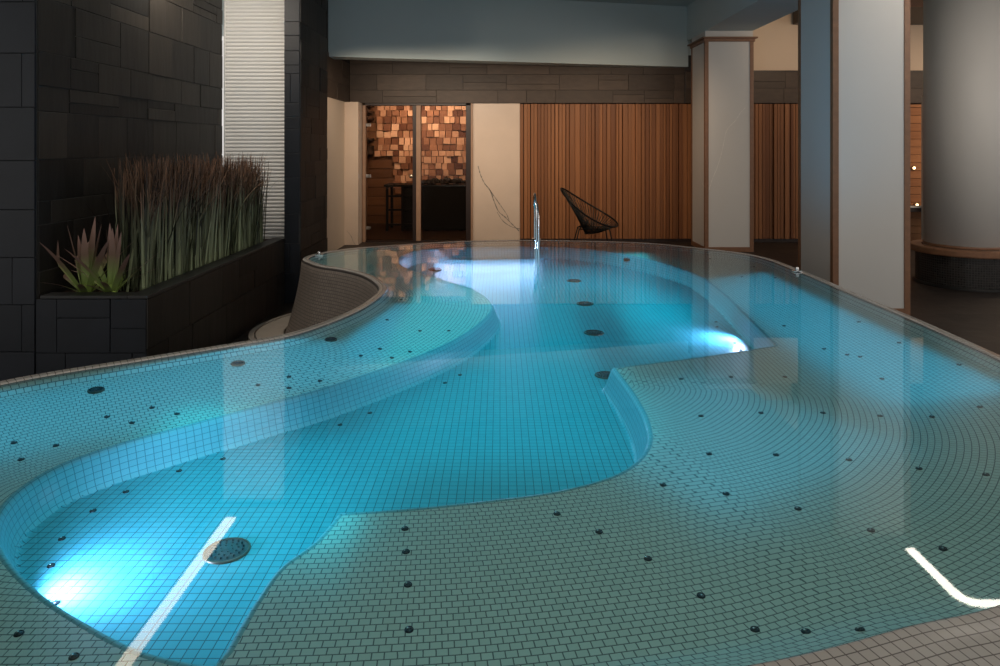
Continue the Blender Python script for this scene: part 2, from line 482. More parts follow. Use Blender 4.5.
# side of the hollow: one smooth band following its outline
WN = normals(WELL); NW = len(WELL)
offs = [.034, .026, .018, .010, .003, -.004, -.012, -.020, -.028, -.036]
rowsP = [WELL + WN * o for o in offs]
QP = np.vstack(rowsP); dq, iq, nq = nearest(QP, WL); d2, i2, n2 = nearest(QP, WELL)
dep = depth_of(np.where(nq, dq, -dq), np.where(n2, d2, -d2), QP, iq)
sv = np.c_[QP, WZ - dep + np.repeat([-.002, .002] + [.003] * (len(offs) - 4) + [.002, -.002], NW)]; sf = []; su = []
warc = np.r_[0, np.cumsum(np.linalg.norm(np.diff(WELL, axis=0), axis=1))]; warc = np.r_[warc, warc[-1] + .02]
acc = np.r_[0, np.cumsum([.009 + abs(dep[(k + 1) * NW:(k + 2) * NW].mean() - dep[k * NW:(k + 1) * NW].mean()) for k in range(len(offs) - 1)])]
for k in range(len(offs) - 1):
    a = np.arange(NW); b = (a + 1) % NW
    sf.append(np.c_[k * NW + a, (k + 1) * NW + a, (k + 1) * NW + b, k * NW + b])
    su.append(np.stack([np.c_[warc[:-1], np.full(NW, acc[k])], np.c_[warc[:-1], np.full(NW, acc[k + 1])], np.c_[warc[1:], np.full(NW, acc[k + 1])], np.c_[warc[1:], np.full(NW, acc[k])]], 1).reshape(-1, 2))
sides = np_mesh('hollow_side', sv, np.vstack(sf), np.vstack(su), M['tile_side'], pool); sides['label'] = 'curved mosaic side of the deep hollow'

# rim and outer wall as strips along the outline
N = len(WL)
def strip(name, offs, mat, parent, vs=None):
    """offs: list of (offset array or number, z)"""
    rows = [np.c_[WL + NRM * np.broadcast_to(o, (N,))[:, None], np.full(N, z)] for o, z in offs]
    VV = np.vstack(rows); ff = []; uv = []
    vv = [0.]
    for a, b in zip(rows[:-1], rows[1:]):
        vv.append(vv[-1] + float(np.linalg.norm(a - b, axis=1).mean()))
    arcs = np.r_[ARC, ARC[-1] + .02]
    for r in range(len(rows) - 1):
        i = np.arange(N); j = (i + 1) % N
        ff.append(np.c_[r * N + i, (r + 1) * N + i, (r + 1) * N + j, r * N + j])
        o0 = np.broadcast_to(offs[r][0], (N,)); o1 = np.broadcast_to(offs[r + 1][0], (N,))
        if vs == 'off':
            u = np.stack([np.c_[arcs[:-1], -o0], np.c_[arcs[:-1], -o1], np.c_[arcs[1:], -o1], np.c_[arcs[1:], -o0]], 1)
        else:
            a, b = vv[r], vv[r + 1]
            u = np.stack([np.c_[arcs[:-1], np.full(N, a)], np.c_[arcs[:-1], np.full(N, b)], np.c_[arcs[1:], np.full(N, b)], np.c_[arcs[1:], np.full(N, a)]], 1)
        uv.append(u.reshape(-1, 2))
    return np_mesh(name, VV, np.vstack(ff), np.vstack(uv), mat, parent)
rim = strip('rim', [(-.004, WZ - .012), (0., WZ + .0005), (.008, WZ + .003), (RIMW, WZ + .004), (RIMW + .006, WZ - .004), (RIMW + .006, WZ - .012)], M['tile_rim'], pool, 'off')
rim['label'] = 'grey mosaic rim standing just clear of the water'
strip('overflow_groove', [(RIMW + .004, WZ - .012), (RIMW + .004, WZ - .024), (RIMW + .012, WZ - .024)], M['gutter_slot'], pool)
zz = np.linspace(WZ - .022, 0, 10)
strip('outer_wall', [(RIMW + .012, WZ - .018)] + [(RIMW + .014 + .13 * ((WZ - z) / WZ) ** 1.6, float(z)) for z in zz], M['tile_wall'], pool)

# water surface
me = bpy.data.meshes.new('pool_water')
me.from_pydata([(x, y, WZ) for x, y in WL + NRM * .004], [], [tuple(range(N))])
me.materials.append(M['water']); me.update()
water = bpy.data.objects.new('pool_water', me); C.objects.link(water)
tag(water, 'still clear water reflecting the columns and shutter', 'water', kind='stuff')

# ------------------------------------------------------------------ pool fittings
gDEP = DEP.reshape(ny, nx)
def surf_depth(x, y):
    i = np.clip((x - xs[0]) / GS, 0, nx - 2); j = np.clip((y - ys[0]) / GS, 0, ny - 2)
    a, b = int(i), int(j); u, v = i - a, j - b
    return (gDEP[b, a] * (1 - u) + gDEP[b, a + 1] * u) * (1 - v) + (gDEP[b + 1, a] * (1 - u) + gDEP[b + 1, a + 1] * u) * v
def on_pool(px, py):
    """where the sight line through this photo point meets the tiled surface"""
    lo = None
    for d in np.arange(.004, .30, .001):
        x, y = at_z(px, py, WZ - d)
        if surf_depth(x, y) <= d: return x, y, WZ - surf_depth(x, y)
    return x, y, WZ - d
def tilt_at(x, y):
    e = .02
    return Vector((surf_depth(x + e, y) - surf_depth(x - e, y), surf_depth(x, y + e) - surf_depth(x, y - e), 2 * e)).normalized()

ORD = ['first', 'second', 'third', 'fourth', 'fifth', 'sixth', 'seventh', 'eighth', 'ninth']
def make_nozzle():
    r = bpy.data.objects.new('pool_nozzle', None); C.objects.link(r); r.empty_display_size = .02
    m = MB(); m.lathe([(.0098, -.006), (.0098, .001), (.0088, .003), (.0066, .003), (.0066, .0015)], n=20, cap=False)
    m.build('ring', M['steel_dark'], r, smooth=True)
    m = MB(); m.lathe([(.0065, -.004), (.0065, .0015), (.004, .0035), (.0015, .004)], n=16)
    c = m.build('cap', M['nozzle'], r, smooth=True)
    m = MB(); m.lathe([(.0024, .002), (.0024, .0055), (.0015, .0065)], c=(.0035, 0, 0), n=8)
    m.build('jet', M['chrome'], r, smooth=True)
    return r
def copy_tree(o):
    r = o.copy(); C.objects.link(r)
    for ch in list(o.children):
        d = ch.copy(); C.objects.link(d); d.parent = r
    return r
nozzle0 = make_nozzle(); nozzle_used = False
def put_nozzle(px, py, label, group):
    global nozzle_used
    o = copy_tree(nozzle0) if nozzle_used else nozzle0
    nozzle_used = True
    x, y, z = on_pool(px, py)
    o.location = (x, y, z)
    o.rotation_euler = tilt_at(x, y).to_track_quat('Z', 'Y').to_euler()
    tag(o, label, 'nozzle', group)
rows = [
 ('near corner shelf outside the bright bowl', 'from the bowl outward', [(19, 634), (74, 657)]),
 ('row along the side inside the bright bowl', 'from the far end', [(223, 459), (179, 471), (126, 492), (93, 511), (62, 539), (51, 566), (56, 603)]),
 ('shelf between planter and bright bowl', 'from the frame edge', [(14, 443), (21, 460), (56, 446), (107, 417), (132, 423), (152, 408), (177, 414)]),
 ('shelf strip where the shutter reflects', 'from the planter', [(258, 385), (289, 377), (289, 388), (320, 381)]),
 ('shelf strip before the inward rim bend', 'from the planter', [(361, 356), (380, 349), (392, 358), (410, 352)]),
 ('shelf tongue past the inward rim bend', 'from the bend', [(387, 320), (401, 300), (420, 331), (449, 331)]),
 ('row crossing the deep floor midway', 'from the planter side', [(340, 425), (370, 413), (445, 383), (460, 375)]),
 ('straight file of four on the near shelf', 'from the deep edge', [(405, 529), (406, 552), (408, 585), (409, 630)]),
 ('slanting file of five on the near shelf', 'from the deep edge', [(557, 514), (599, 532), (648, 559), (701, 596), (755, 630)]),
 ('slanting file ending beside the light reflection', 'from the deep edge', [(663, 485), (726, 494), (798, 509), (871, 531), (943, 549)]),
 ('file through the near column reflection', 'from the deep edge', [(709, 454), (776, 455), (849, 460), (919, 469), (986, 475)]),
 ('upper file across the wide shelf', 'from the deep edge', [(701, 416), (761, 413), (823, 413), (880, 416), (932, 417), (980, 407)]),
 ('file behind the far column reflection', 'from the deep edge', [(681, 379), (731, 377), (785, 377), (882, 379)]),
 ('cluster by the bright corner lamp', 'from the deep side', [(716, 322), (717, 327), (735, 343), (741, 350)]),
 ('shelf strip in front of the near column', 'from the deep side', [(824, 349), (847, 355), (860, 357), (859, 322), (899, 343), (959, 365)]),
 ('narrow far shelf between the two columns', 'from the far column', [(710, 251), (710, 259), (742, 277), (754, 267), (775, 278), (784, 326)]),
 ('slope under the near grey rim', 'from the middle', [(806, 632), (860, 630)]),
]
for where, how, pts in rows:
    for k, (px, py) in enumerate(pts):
        put_nozzle(px, py, f'{ORD[k]} dark nozzle {how}, {where}', 'small nozzles set in the pool tiles')

def make_drain(r):
    o = bpy.data.objects.new('pool_drain', None); C.objects.link(o); o.empty_display_size = .05
    m = MB(); m.lathe([(r, -.006), (r, .003), (r * .95, .005), (r * .90, .005), (r * .90, .001)], n=36, cap=False)
    m.build('ring', M['brass'], o, smooth=True)
    m = MB(); m.lathe([(r * .91, -.005), (r * .91, .002), (r * .5, .006), (r * .05, .008)], n=36)
    for a in range(3):
        rr = r * (.25 + .22 * a)
        for k in range(6 + 5 * a):
            t = 2 * math.pi * k / (6 + 5 * a)
            m.lathe([(r * .05, .002), (r * .05, .0085), (r * .03, .0095)], c=(rr * math.cos(t), rr * math.sin(t), 0), n=6)
    m.build('grille', M['nozzle'], o, smooth=False)
    return o
for px, py, r, lab in [
    (227, 551, .062, 'large round dark drain in the bright bowl floor nearest the camera'),
    (594, 333, .06, 'round dark drain on the deep floor beside the bright corner glow'),
    (606, 375.5, .055, 'round dark drain tucked against the deep corner of the curved shelf'),
    (585, 304, .06, 'round dark drain in the middle of the far deep floor'),
    (574, 281, .06, 'round dark drain far down the deep floor, in front of the chair'),
    (435, 269.5, .06, 'round dark drain below the far wall glow by the sauna'),
    (627, 260.5, .032, 'round dark drain on the deep floor under the far rim'),
    (96, 390.5, .030, 'round dark drain on the shelf below the planter front'),
    (238, 364, .030, 'round dark drain on the shelf in the shutter reflection'),
    (331, 340, .030, 'round grey drain by the near end of the inward rim bend')]:
    o = make_drain(r); x, y, z = on_pool(px, py); o.location = (x, y, z)
    o.rotation_euler = (tilt_at(x, y) + Vector((0, 0, 2.5))).normalized().to_track_quat('Z', 'Y').to_euler()
    tag(o, lab, 'drain', 'round pool drains')

# small steel clips on the rim
for px, py, lab in [(319, 254.5, 'small steel clip on the pool rim beside the dark slate pillar'), (797, 270.5, 'small steel clip on the pool rim below the near column')]:
    x, y = at_z(px, py, WZ + .01)
    e = empty('rim_clip', (x, y, WZ), lab, 'clip', 'steel clips on the pool rim')
    m = MB(); m.box(x - .03, x + .03, y - .02, y + .02, WZ + .002, WZ + .012); m.build('plate', M['chrome'], e, bevel=.003)
    m = MB(); m.lathe([(.012, .01), (.012, .03), (.006, .036)], c=(x, y, WZ), n=14); m.build('stud', M['chrome'], e, smooth=True)

# chrome grab rail at the far edge
hx = at_z(536, 241, WZ)[0] + .0
rail = empty('grab_rail', (.345, 6.72, WZ), 'upright steel grab rail standing at the far pool edge', 'grab rail')
for k, dx in enumerate((0., .019)):
    pts = []
    y0, y1 = 6.78 - k * .03, 6.46 - k * .03
    top = 1.06 - .09 * k
    for t in np.linspace(0, 1, 8): pts.append((.335 + dx, y0, WZ - .02 + (top - .16 - WZ + .02) * t))
    for a in np.linspace(0, math.pi, 12)[1:]:
        pts.append((.335 + dx - .006 * math.sin(a), (y0 + y1) / 2 + (y0 - y1) / 2 * math.cos(a), top - .16 + .16 * math.sin(a)))
    for t in np.linspace(0, 1, 8)[1:]: pts.append((.335 + dx, y1, top - .16 - (top - .16 - .36) * t))
    m = MB(); m.tube(pts, .0095, 12); m.build('bar', M['chrome'], rail, smooth=True)
m = MB(); m.lathe([(.045, 0), (.045, .012), (.03, .018)], c=(.352, 6.765, WZ + .004), n=20); m.build('flange', M['chrome'], rail, smooth=True)

# underwater lamps set in the sides of the hollow
def under_lamp(x, y, z, ang, label):
    e = empty('underwater_lamp', (x, y, z), label, 'pool light', 'underwater lights in the pool sides')
    R = Matrix.Translation((x, y, z)) @ Matrix.Rotation(ang, 4, 'Z') @ Matrix.Rotation(math.radians(90), 4, 'Y')
    for name, prof, mat in (('bezel', [(.036, -.03), (.036, .003), (.032, .006), (.026, .006), (.026, .001)], M['chrome']), ('lens', [(.026, -.01), (.026, .002), (.014, .004), (.004, .005)], M['light_cool'])):
        m = MB(); m.lathe(prof, n=28, cap=(name == 'lens'))
        m.v = [tuple(R @ Vector(p)) for p in m.v]
        m.build(name, mat, e, smooth=True)
under_lamp(-1.185, 1.66, .42, math.radians(38), 'round underwater light at the near end of the bright bowl')
under_lamp(1.44, 3.86, .42, math.radians(170), 'round underwater light at the corner of the deep floor')
under_lamp(-.42, 6.50, .42, math.radians(-84), 'round underwater light in the far side below the sauna')

# floor gutter ring round the far lobe
gi = [k for k in range(N) if WL[k, 0] < -1.0 and 4.9 < WL[k, 1] < 6.6]
gi = [k for k in gi]
# keep one contiguous run
runs = []; cur = [gi[0]]
for a, b in zip(gi[:-1], gi[1:]):
    if b == a + 1: cur.append(b)
    else: runs.append(cur); cur = [b]
runs.append(cur); run = max(runs, key=len)
gut = empty('floor_gutter', (-1.8, 5.8, 0), 'pale curved gutter cover on the floor around the pool lobe', 'gutter cover')
def gut_ring(name, o0, o1, z0, z1, mat):
    m = MB()
    for a, b in zip(run[:-1], run[1:]):
        f0 = min(1, min(a - run[0], run[-1] - a) / 12 + .02); f1 = min(1, min(b - run[0], run[-1] - b) / 12 + .02)
        r0 = RIMW[a] + .15; r1 = RIMW[b] + .15
        p = [WL[a] + NRM[a] * (r0 + o0), WL[a] + NRM[a] * (r0 + o0 + (o1 - o0) * f0), WL[b] + NRM[b] * (r1 + o0 + (o1 - o0) * f1), WL[b] + NRM[b] * (r1 + o0)]
        m.hexa([(q[0], q[1], z0) for q in p] + [(q[0], q[1], z1) for q in p])
    m.build(name, mat, gut)
gut_ring('cover', 0, .21, 0.0, .03, M['gutter']); gut_ring('slot', .212, .222, 0., .022, M['gutter_slot']); gut_ring('outer_band', .224, .262, 0., .03, M['gutter'])

# ------------------------------------------------------------------ room shell
struct(box_obj('floor', M['floor'], -5.5, 10.5, -3, 16, -.2, 0))
struct(box_obj('ceiling', M['paint'], -5.5, 10.5, -3, 16, 3.7, 3.9))

# left: clad wall above the planter, clad pillar before it, pillar behind it
XL, XF = -2.72, -2.07
YP, YE = 4.11, 6.85
m = MB(); ashlar(m, (XL, YP + .002, .45), (0, 1, 0), (0, 0, 1), (1, 0, 0), YE - YP - .02, 3.25, (.13, .34), (.25, .62), (.006, .015), .0025, 3)
wl = struct(m.build('wall_left', M['slate'], bevel=.002))
struct(box_obj('wall_left_backing', M['joint'], XL - .3, XL + .0035, YP + .005, YE - .02, 0, 3.7))
m = MB(); ashlar(m, (-4.6, YP, 0), (1, 0, 0), (0, 0, 1), (0, -1, 0), 4.6 + XL, 3.7, (.27, .32), (.55, .9), (.016, .02), .002, 5, 0)
struct(m.build('wall_front', M['slate_pool_tint'], bevel=.002))
struct(box_obj('wall_front_backing', M['joint'], -4.6, XL - .003, YP - .0025, YP + .3, 0, 3.7))

# far slate pillar
PX0, PX1, PY0, PY1 = XF + .0, -1.92, 6.72, 7.75
m = MB()
ashlar(m, (PX0, PY0, 0), (1, 0, 0), (0, 0, 1), (0, -1, 0), PX1 - PX0, 3.7, (.22, .36), (.4, .6), (.008, .012), .002, 9)
struct(m.build('wall_pillar_front', M['slate_pool_tint'], bevel=.002))
m = MB(); ashlar(m, (PX1, PY0, 0), (0, 1, 0), (0, 0, 1), (1, 0, 0), PY1 - PY0, 3.7, (.15, .36), (.25, .5), (.004, .012), .002, 10)
struct(m.build('wall_pillar_side', M['slate'], bevel=.002))
struct(box_obj('wall_pillar', M['joint'], PX0, PX1 - .0, PY0, PY1, 0, 3.7))

# planter
pl = empty('planter', (-2.4, 5.4, 0), 'long raised planter clad in dark slate, running beside the pool', 'planter')
m = MB(); ashlar(m, (XL, YP, 0), (1, 0, 0), (0, 0, 1), (0, -1, 0), XF - XL, .61, (.29, .31), (.28, .42), (.012, .016), .002, 21, .2)
m.build('front_panel', M['slate_pool_tint'], pl, bevel=.002)
m = MB(); ashlar(m, (XF, YP - .014, 0), (0, 1, 0), (0, 0, 1), (1, 0, 0), PY0 - YP + .0, .61, (.2, .32), (.3, .6), (.004, .012), .002, 22)
m.build('side_panel', M['slate'], pl, bevel=.002)
m = MB()
m.box(XL + .03, XF - .003, YP + .0, YP + .10, 0, .605); m.box(XF - .10, XF - .001, YP + .1, PY0, 0, .605)
m.build('core', M['joint'], pl)
m = MB()
yy = YP - .016
while yy < PY0 - .02:
    y2 = min(yy + .52, PY0 - .004)
    m.box(XF - .11, XF + .012, yy + (.11 if yy < YP else 0) * 0, y2 - .004, .612, .63); yy = y2
m.box(XL + .03, XF - .112, YP - .016, YP + .09, .612, .63)
m.build('coping', M['coping'], pl, bevel=.002)
m = MB()
nu, nv = 8, 30
for i in range(nu):
    for j in range(nv):
        def P(i, j): 
            x = XL + .03 + (XF - .11 - XL - .03) * i / nu; y = YP + .09 + (YE - YP - .1) * j / nv
            return (x, y, .60 + .012 * math.sin(i * 2.3 + j * 1.7) + .01 * math.sin(i * .7 - j * 2.9))
        m.quad(P(i, j), P(i + 1, j), P(i + 1, j + 1), P(i, j + 1))
m.build('soil', M['soil'], pl, smooth=True)

# shutter behind the planter
sh = empty('slatted_shutter', (-2.4, YE, 0), 'tall white horizontally slatted shutter behind the reeds', 'shutter')
SHY = YE + .06
m = MB(); z = .60; p = .037; prof = []
while z < 3.5:
    for t in (0., .12, .3, .5, .7, .88):
        prof.append((z + p * t, -.010 * math.sin(math.pi * t)))
    z += p
for (a, da), (b, db) in zip(prof[:-1], prof[1:]):
    m.quad((XL, SHY + da, a), (PX0, SHY + da, a), (PX0, SHY + db, b), (XL, SHY + db, b))
m.build('slat_curtain', M['shutter'], sh, smooth=False)
box_obj('bottom_bar', M['white'], XL, PX0, SHY - .015, SHY + .02, .56, .60, sh)
m = MB(); m.box(XL + .0, XL + .012, SHY - .02, SHY + .03, .56, 3.5); m.build('guide_rail', M['shutter'], sh)

# back wall pieces
YB = 11.1
struct(box_obj('wall_corner_left', M['cream'], -2.5, -2.38, 7.76, 10.72, 0, 2.19))
m = MB(); m.box(-2.5, -2.172, 10.722, 11.0, 0, 2.19); wc = struct(m.build('wall_cream_left', M['marble']))
m = MB(); ashlar(m, (-2.38, 7.8, 2.192), (0, 1, 0), (0, 0, 1), (1, 0, 0), YB - 7.8, .62, (.25, .37), (.4, .8), (.004, .01), .002, 31)
struct(m.build('wall_band_left', M['slate_brown'], bevel=.002))
struct(box_obj('wall_band_left_backing', M['joint'], -2.6, -2.38, 7.8, YB, 2.192, 3.7))
m = MB(); ashlar(m, (2.92, YB - .06, 2.192), (1, 0, 0), (0, 0, 1), (0, -1, 0), 7.2, .50, (.2, .26), (.45, 1.0), (.004, .012), .002, 33)
ashlar(m, (-2.37, YB - .06, 2.192), (1, 0, 0), (0, 0, 1), (0, -1, 0), 5.28, .74, (.2, .26), (.45, 1.0), (.004, .012), .002, 32)
struct(m.build('wall_band_back', M['slate_brown'], bevel=.002))
struct(box_obj('wall_band_back_backing', M['joint'], 2.92, 10.2, YB - .06, YB + .3, 2.192, 2.7)); struct(box_obj('wall_band_middle_backing', M['joint'], -2.37, 3.2, YB - .055, YB + .3, 2.192, 2.947))
struct(box_obj('wall_back_upper', M['cream'], 3.2, 10.2, YB - .03, YB + .3, 2.70, 3.7)); struct(box_obj('wall_back_upper_left', M['paint'], -2.5, 3.2, YB - .03, YB + .3, 2.945, 3.7))
struct(box_obj('trim_band', M['trim_dark'], 2.9, 10.2, YB - .085, YB - .03, 2.686, 2.705))
# marble slab between door and slats
struct(box_obj('wall_marble', M['marble'], -.43, .315, YB - .03, YB + .2, 0, 2.19))
def vein(name, pts, y, w, mat, parent=None):
    m = MB()
    P = [(px, py) for px, py in pts]
    W = [((px - 500) * y / F, CAMZ - (py - HZ) * y / F) for px, py in P]
    W = [tuple(a) for a in catmull(W, 6, False)]
    R = random.Random(len(pts))
    for i in range(len(W) - 1):
        a, b = Vector((W[i][0], y, W[i][1])), Vector((W[i + 1][0], y, W[i + 1][1]))
        d = (b - a).normalized(); s = Vector((-d.z, 0, d.x)) * w * R.uniform(.4, 1.2)
        m.quad(a - s, a + s, b + s, b - s)
    return m.build(name, mat, parent)
struct(vein('trim_vein', [(478, 166), (481, 176), (485, 184), (490, 190), (494, 201), (499, 212), (505, 217), (512, 224), (519, 231)], YB - .0325, .008, M['vein']))
struct(vein('trim_vein', [(489, 189), (494, 196), (501, 206), (507, 215), (509, 220)], YB - .0325, .006, M['vein']))
struct(vein('trim_vein', [(497, 212), (503, 221), (512, 227), (520, 229)], YB - .0325, .006, M['vein']))
struct(vein('trim_vein', [(347, 231), (351, 236), (353, 241), (356, 246)], 10.72, .003, M['vein']))
# wooden slat wall
m = MB(); x = .317; R = random.Random(4)
while x < 5.6:
    w = R.choice((.035, .05, .05, .06, .08)); d = R.uniform(.02, .06)
    g = R.choice((.003, .004, .010))
    m.box(x, x + w, YB - .02 - d, YB + .02, .052, 2.18); x += w + g
struct(m.build('wall_back', M['slats'], bevel=.004))
struct(box_obj('wall_back_backing', M['trim_dark'], .317, 5.6, YB + .02, YB + .2, 0, 2.19))
struct(box_obj('baseboard_back', M['trim_dark'], .317, 5.6, YB - .05, YB + .02, 0, .05))
# right end: orange planked sauna front with little lamps
m = MB(); z = .0; R = random.Random(8)
while z < 2.18:
    h = .125; m.box(5.62, 10.2, YB - .02, YB + .05, z + .003, min(z + h, 2.185) - .003); z += h
struct(m.build('wall_right', M['orange_plank'], bevel=.003))
struct(box_obj('wall_right_backing', M['trim_dark'], 5.6, 10.2, YB + .05, YB + .2, 0, 2.19))
bn = empty('sauna_bench', (6.6, 10.9, 0), 'dark wooden bench against the orange planked wall', 'bench')
box_obj('seat', M['trim_dark'], 5.9, 7.4, 10.55, 11.05, .52, .58, bn, .005)
box_obj('leg', M['trim_dark'], 5.95, 6.0, 10.6, 11.0, 0, .52, bn); box_obj('leg', M['trim_dark'], 7.3, 7.35, 10.6, 11.0, 0, .52, bn)
box_obj('cushion_edge', M['white'], 5.9, 7.4, 10.54, 10.6, .585, .61, bn)
for k, (px, py, lab) in enumerate([(914, 168, 'small warm lamp on the orange planked wall, upper of two'), (917, 205, 'small warm lamp on the orange planked wall, lower of two')]):
    Y = YB - .05; x = (px - 500) * Y / F; z = CAMZ - (py - HZ) * Y / F
    e = empty('wall_lamp', (x, Y, z), lab, 'lamp', 'small lamps on the planked wall')
    m = MB(); m.lathe([(.035, 0), (.035, .02), (.02, .03)], c=(0, 0, 0), n=16); m.v = [(x + a, YB - .02 - c, z + b) for a, b, c in m.v]; m.build('housing', M['knob'], e, smooth=True)
    m = MB(); m.lathe([(.018, .03), (.02, .04), (.01, .05)], c=(0, 0, 0), n=16); m.v = [(x + a, YB - .02 - c, z + b) for a, b, c in m.v]; m.build('bulb', M['lamp_warm'], e, smooth=True)
# white upright panel edge beside the round column
pe = empty('partition_panel', (6.37, 10.5, 0), 'narrow white upright panel edge behind the round column', 'partition')
box_obj('panel', M['white'], 6.33, 6.52, 10.45, 10.52, 0.03, 2.26, pe, .004); box_obj('foot_rail', M['trim'], 6.33, 6.52, 10.44, 10.53, 0, .03, pe)

# beams
A, B = Vector((-2.55, 9.66)), Vector((2.95, 10.97))
d = (B - A).normalized(); nn = Vector((-d.y, d.x))
A2, B2 = A + nn * .3, B + nn * .3
m = MB(); m.hexa([(A.x, A.y, 2.755), (B.x, B.y, 2.755), (B2.x, B2.y, 2.755), (A2.x, A2.y, 2.755), (A.x, A.y, 3.7), (B.x, B.y, 3.7), (B2.x, B2.y, 3.7), (A2.x, A2.y, 3.7)])
struct(m.build('ceiling_beam_back', M['paint']))
# long beam over the square columns, cross beam and ceiling drops
struct(box_obj('ceiling_beam_long', M['paint'], 2.93, 3.61, -3, YB - .03, 3.16, 3.7))
struct(box_obj('ceiling_beam_cross', M['paint'], 3.61, 10.2, 4.9, 5.7, 3.16, 3.7))
struct(box_obj('ceiling_drop_left', M['paint'], -5.4, -1.92, -3, 6.72, 3.16, 3.7))
struct(box_obj('ceiling_drop_right', M['trim_dark'], 4.6, 10.2, 9.4, YB - .1, 3.42, 3.7))
struct(box_obj('trim_ceiling', M['trim'], 4.6, 10.2, 9.38, 9.4, 3.38, 3.7))

# light strips in the ceiling (their reflections lie on the water)
def light_strip(label, boxes):
    x0, y0 = boxes[0][0], boxes[0][2]
    e = empty('linear_light', (x0, y0, 3.15), label, 'ceiling light', 'linear ceiling lights')
    m = MB()
    for b in boxes: m.box(b[0] - .01, b[1] + .01, b[2] - .01, b[3] + .01, 3.146, 3.1595)
    m.build('housing', M['white'], e)
    m = MB()
    for b in boxes: m.box(*b, 3.138, 3.147)
    m.build('diffuser', M['light'], e)
light_strip('straight ceiling light line above the reeds, mirrored in the water', [(-2.55, -2.45, 3.2, 6.5)])
def corner_strip(w, z):
    c = [(3.51, 6.0), (3.51, 5.40)] + [(3.63 - .12 * math.cos(a), 5.40 - .12 * math.sin(a)) for a in np.linspace(.15, math.pi / 2, 8)] + [(5.6, 5.28)]
    m = MB()
    for (ax_, ay), (bx, by) in zip(c[:-1], c[1:]):
        t = Vector((bx - ax_, by - ay)).normalized(); n = Vector((-t.y, t.x)) * w
        m.hexa([(ax_ - n.x, ay - n.y, z), (bx - n.x, by - n.y, z), (bx + n.x, by + n.y, z), (ax_ + n.x, ay + n.y, z)] + [(ax_ - n.x, ay - n.y, 3.1595), (bx - n.x, by - n.y, 3.1595), (bx + n.x, by + n.y, 3.1595), (ax_ + n.x, ay + n.y, 3.1595)])
    return m
e = empty('linear_light', (3.51, 5.8, 3.15), 'angled ceiling light line mirrored white in the water by the near rim', 'ceiling light', 'linear ceiling lights')
corner_strip(.05, 3.147).build('housing', M['white'], e); corner_strip(.038, 3.138).build('diffuser', M['light_white'], e)

# ------------------------------------------------------------------ columns
def square_column(x0, x1, y0, y1, top, label, capital):
    e = empty('square_column', ((x0 + x1) / 2, (y0 + y1) / 2, 0), label, 'column', 'square white columns with wood edges')
    t = .035
    m = MB(); m.box(x0 + .004, x1 - .004, y0 + .004, y1 - .004, 0, 3.16); m.build('core', M['white'], e)
    for (a, b) in ((x0, y0), (x1 - t, y0), (x0, y1 - t), (x1 - t, y1 - t)):
        k = .05
        m = MB(); m.box(a - .004 if a == x0 else x1 - k, x0 + k if a == x0 else x1 + .004, b - .004 if b == y0 else y1 - k, y0 + k if b == y0 else y1 + .004, 0.0, top)
        m.build('corner_trim', M['trim'], e, bevel=.003)
    m = MB(); m.box(x0 - .003, x1 + .003, y0 - .003, y1 + .003, 0, .07); m.build('foot_trim', M['trim'], e, bevel=.003)
    if capital:
        m = MB(); m.box(x0 - .02, x1 + .02, y0 - .02, y1 + .02, top - .045, top + .0); m.box(x0 - .05, x1 + .05, y0 - .05, y1 + .05, top, top + .02); m.build('capital_trim', M['trim'], e, bevel=.003)
    return e
near_col = square_column(2.95, 3.63, 6.20, 6.92, 3.15, 'near square white column with wood edges, rising past the pool rim', False)
far_col = square_column(2.93, 3.62, 10.0, 10.72, 3.05, 'far square white column with wood edges and capital, by the slat wall', True)
m = None
v = vein('vein', [(741, 112), (735, 121), (727, 130), (724, 142), (721, 155), (717, 168), (712, 180), (709, 190)], 10.0 + .002, .004, M['vein_light'], far_col)
v = vein('vein', [(745, 108), (741, 112)], 10.0 + .002, .003, M['vein_light'], far_col)
m = MB()
pts = [(10.65, 1.95), (10.5, 1.8), (10.4, 1.5), (10.3, 1.2), (10.15, .98), (10.06, .92)]
for (a, za), (b, zb) in zip(pts[:-1], pts[1:]):
    m.quad((2.9325, a, za - .006), (2.9325, a, za + .006), (2.9325, b, zb + .006), (2.9325, b, zb - .006))
m.build('vein', M['vein_light'], far_col)

rc = empty('round_column', (5.08, 7.7, 0), 'thick round white column rising from a round wooden bench', 'column')
m = MB(); m.lathe([(.39, .0), (.39, 3.7)], c=(5.11, 7.7, 0), n=96); m.build('shaft', M['white'], rc, smooth=True).data.polygons.foreach_set('use_smooth', [len(p) == 4 for p in m.f])
m = MB(); m.lathe([(.392, .42), (.406, .425), (.392, .45)], c=(5.11, 7.7, 0), n=64, cap=False); m.build('base_ring', M['trim'], rc, smooth=True)
rb = empty('round_bench', (5.08, 7.7, 0), 'round wooden bench on black mosaic base around the column', 'bench')
m = MB(); m.lathe([(.408, .35), (.52, .35), (.525, .36), (.525, .41), (.515, .42), (.408, .42)], c=(5.11, 7.7, 0), n=72, cap=False); m.build('seat', M['trim'], rb)
m = MB(); m.lathe([(.47, 0), (.47, .35)], c=(5.11, 7.7, 0), n=72, cap=False); m.build('base', M['tile_black'], rb, smooth=True)
m = MB(); m.lathe([(.49, 0), (.49, .03), (.472, .032)], c=(5.11, 7.7, 0), n=72, cap=False); m.build('plinth', M['black'], rb, smooth=True)

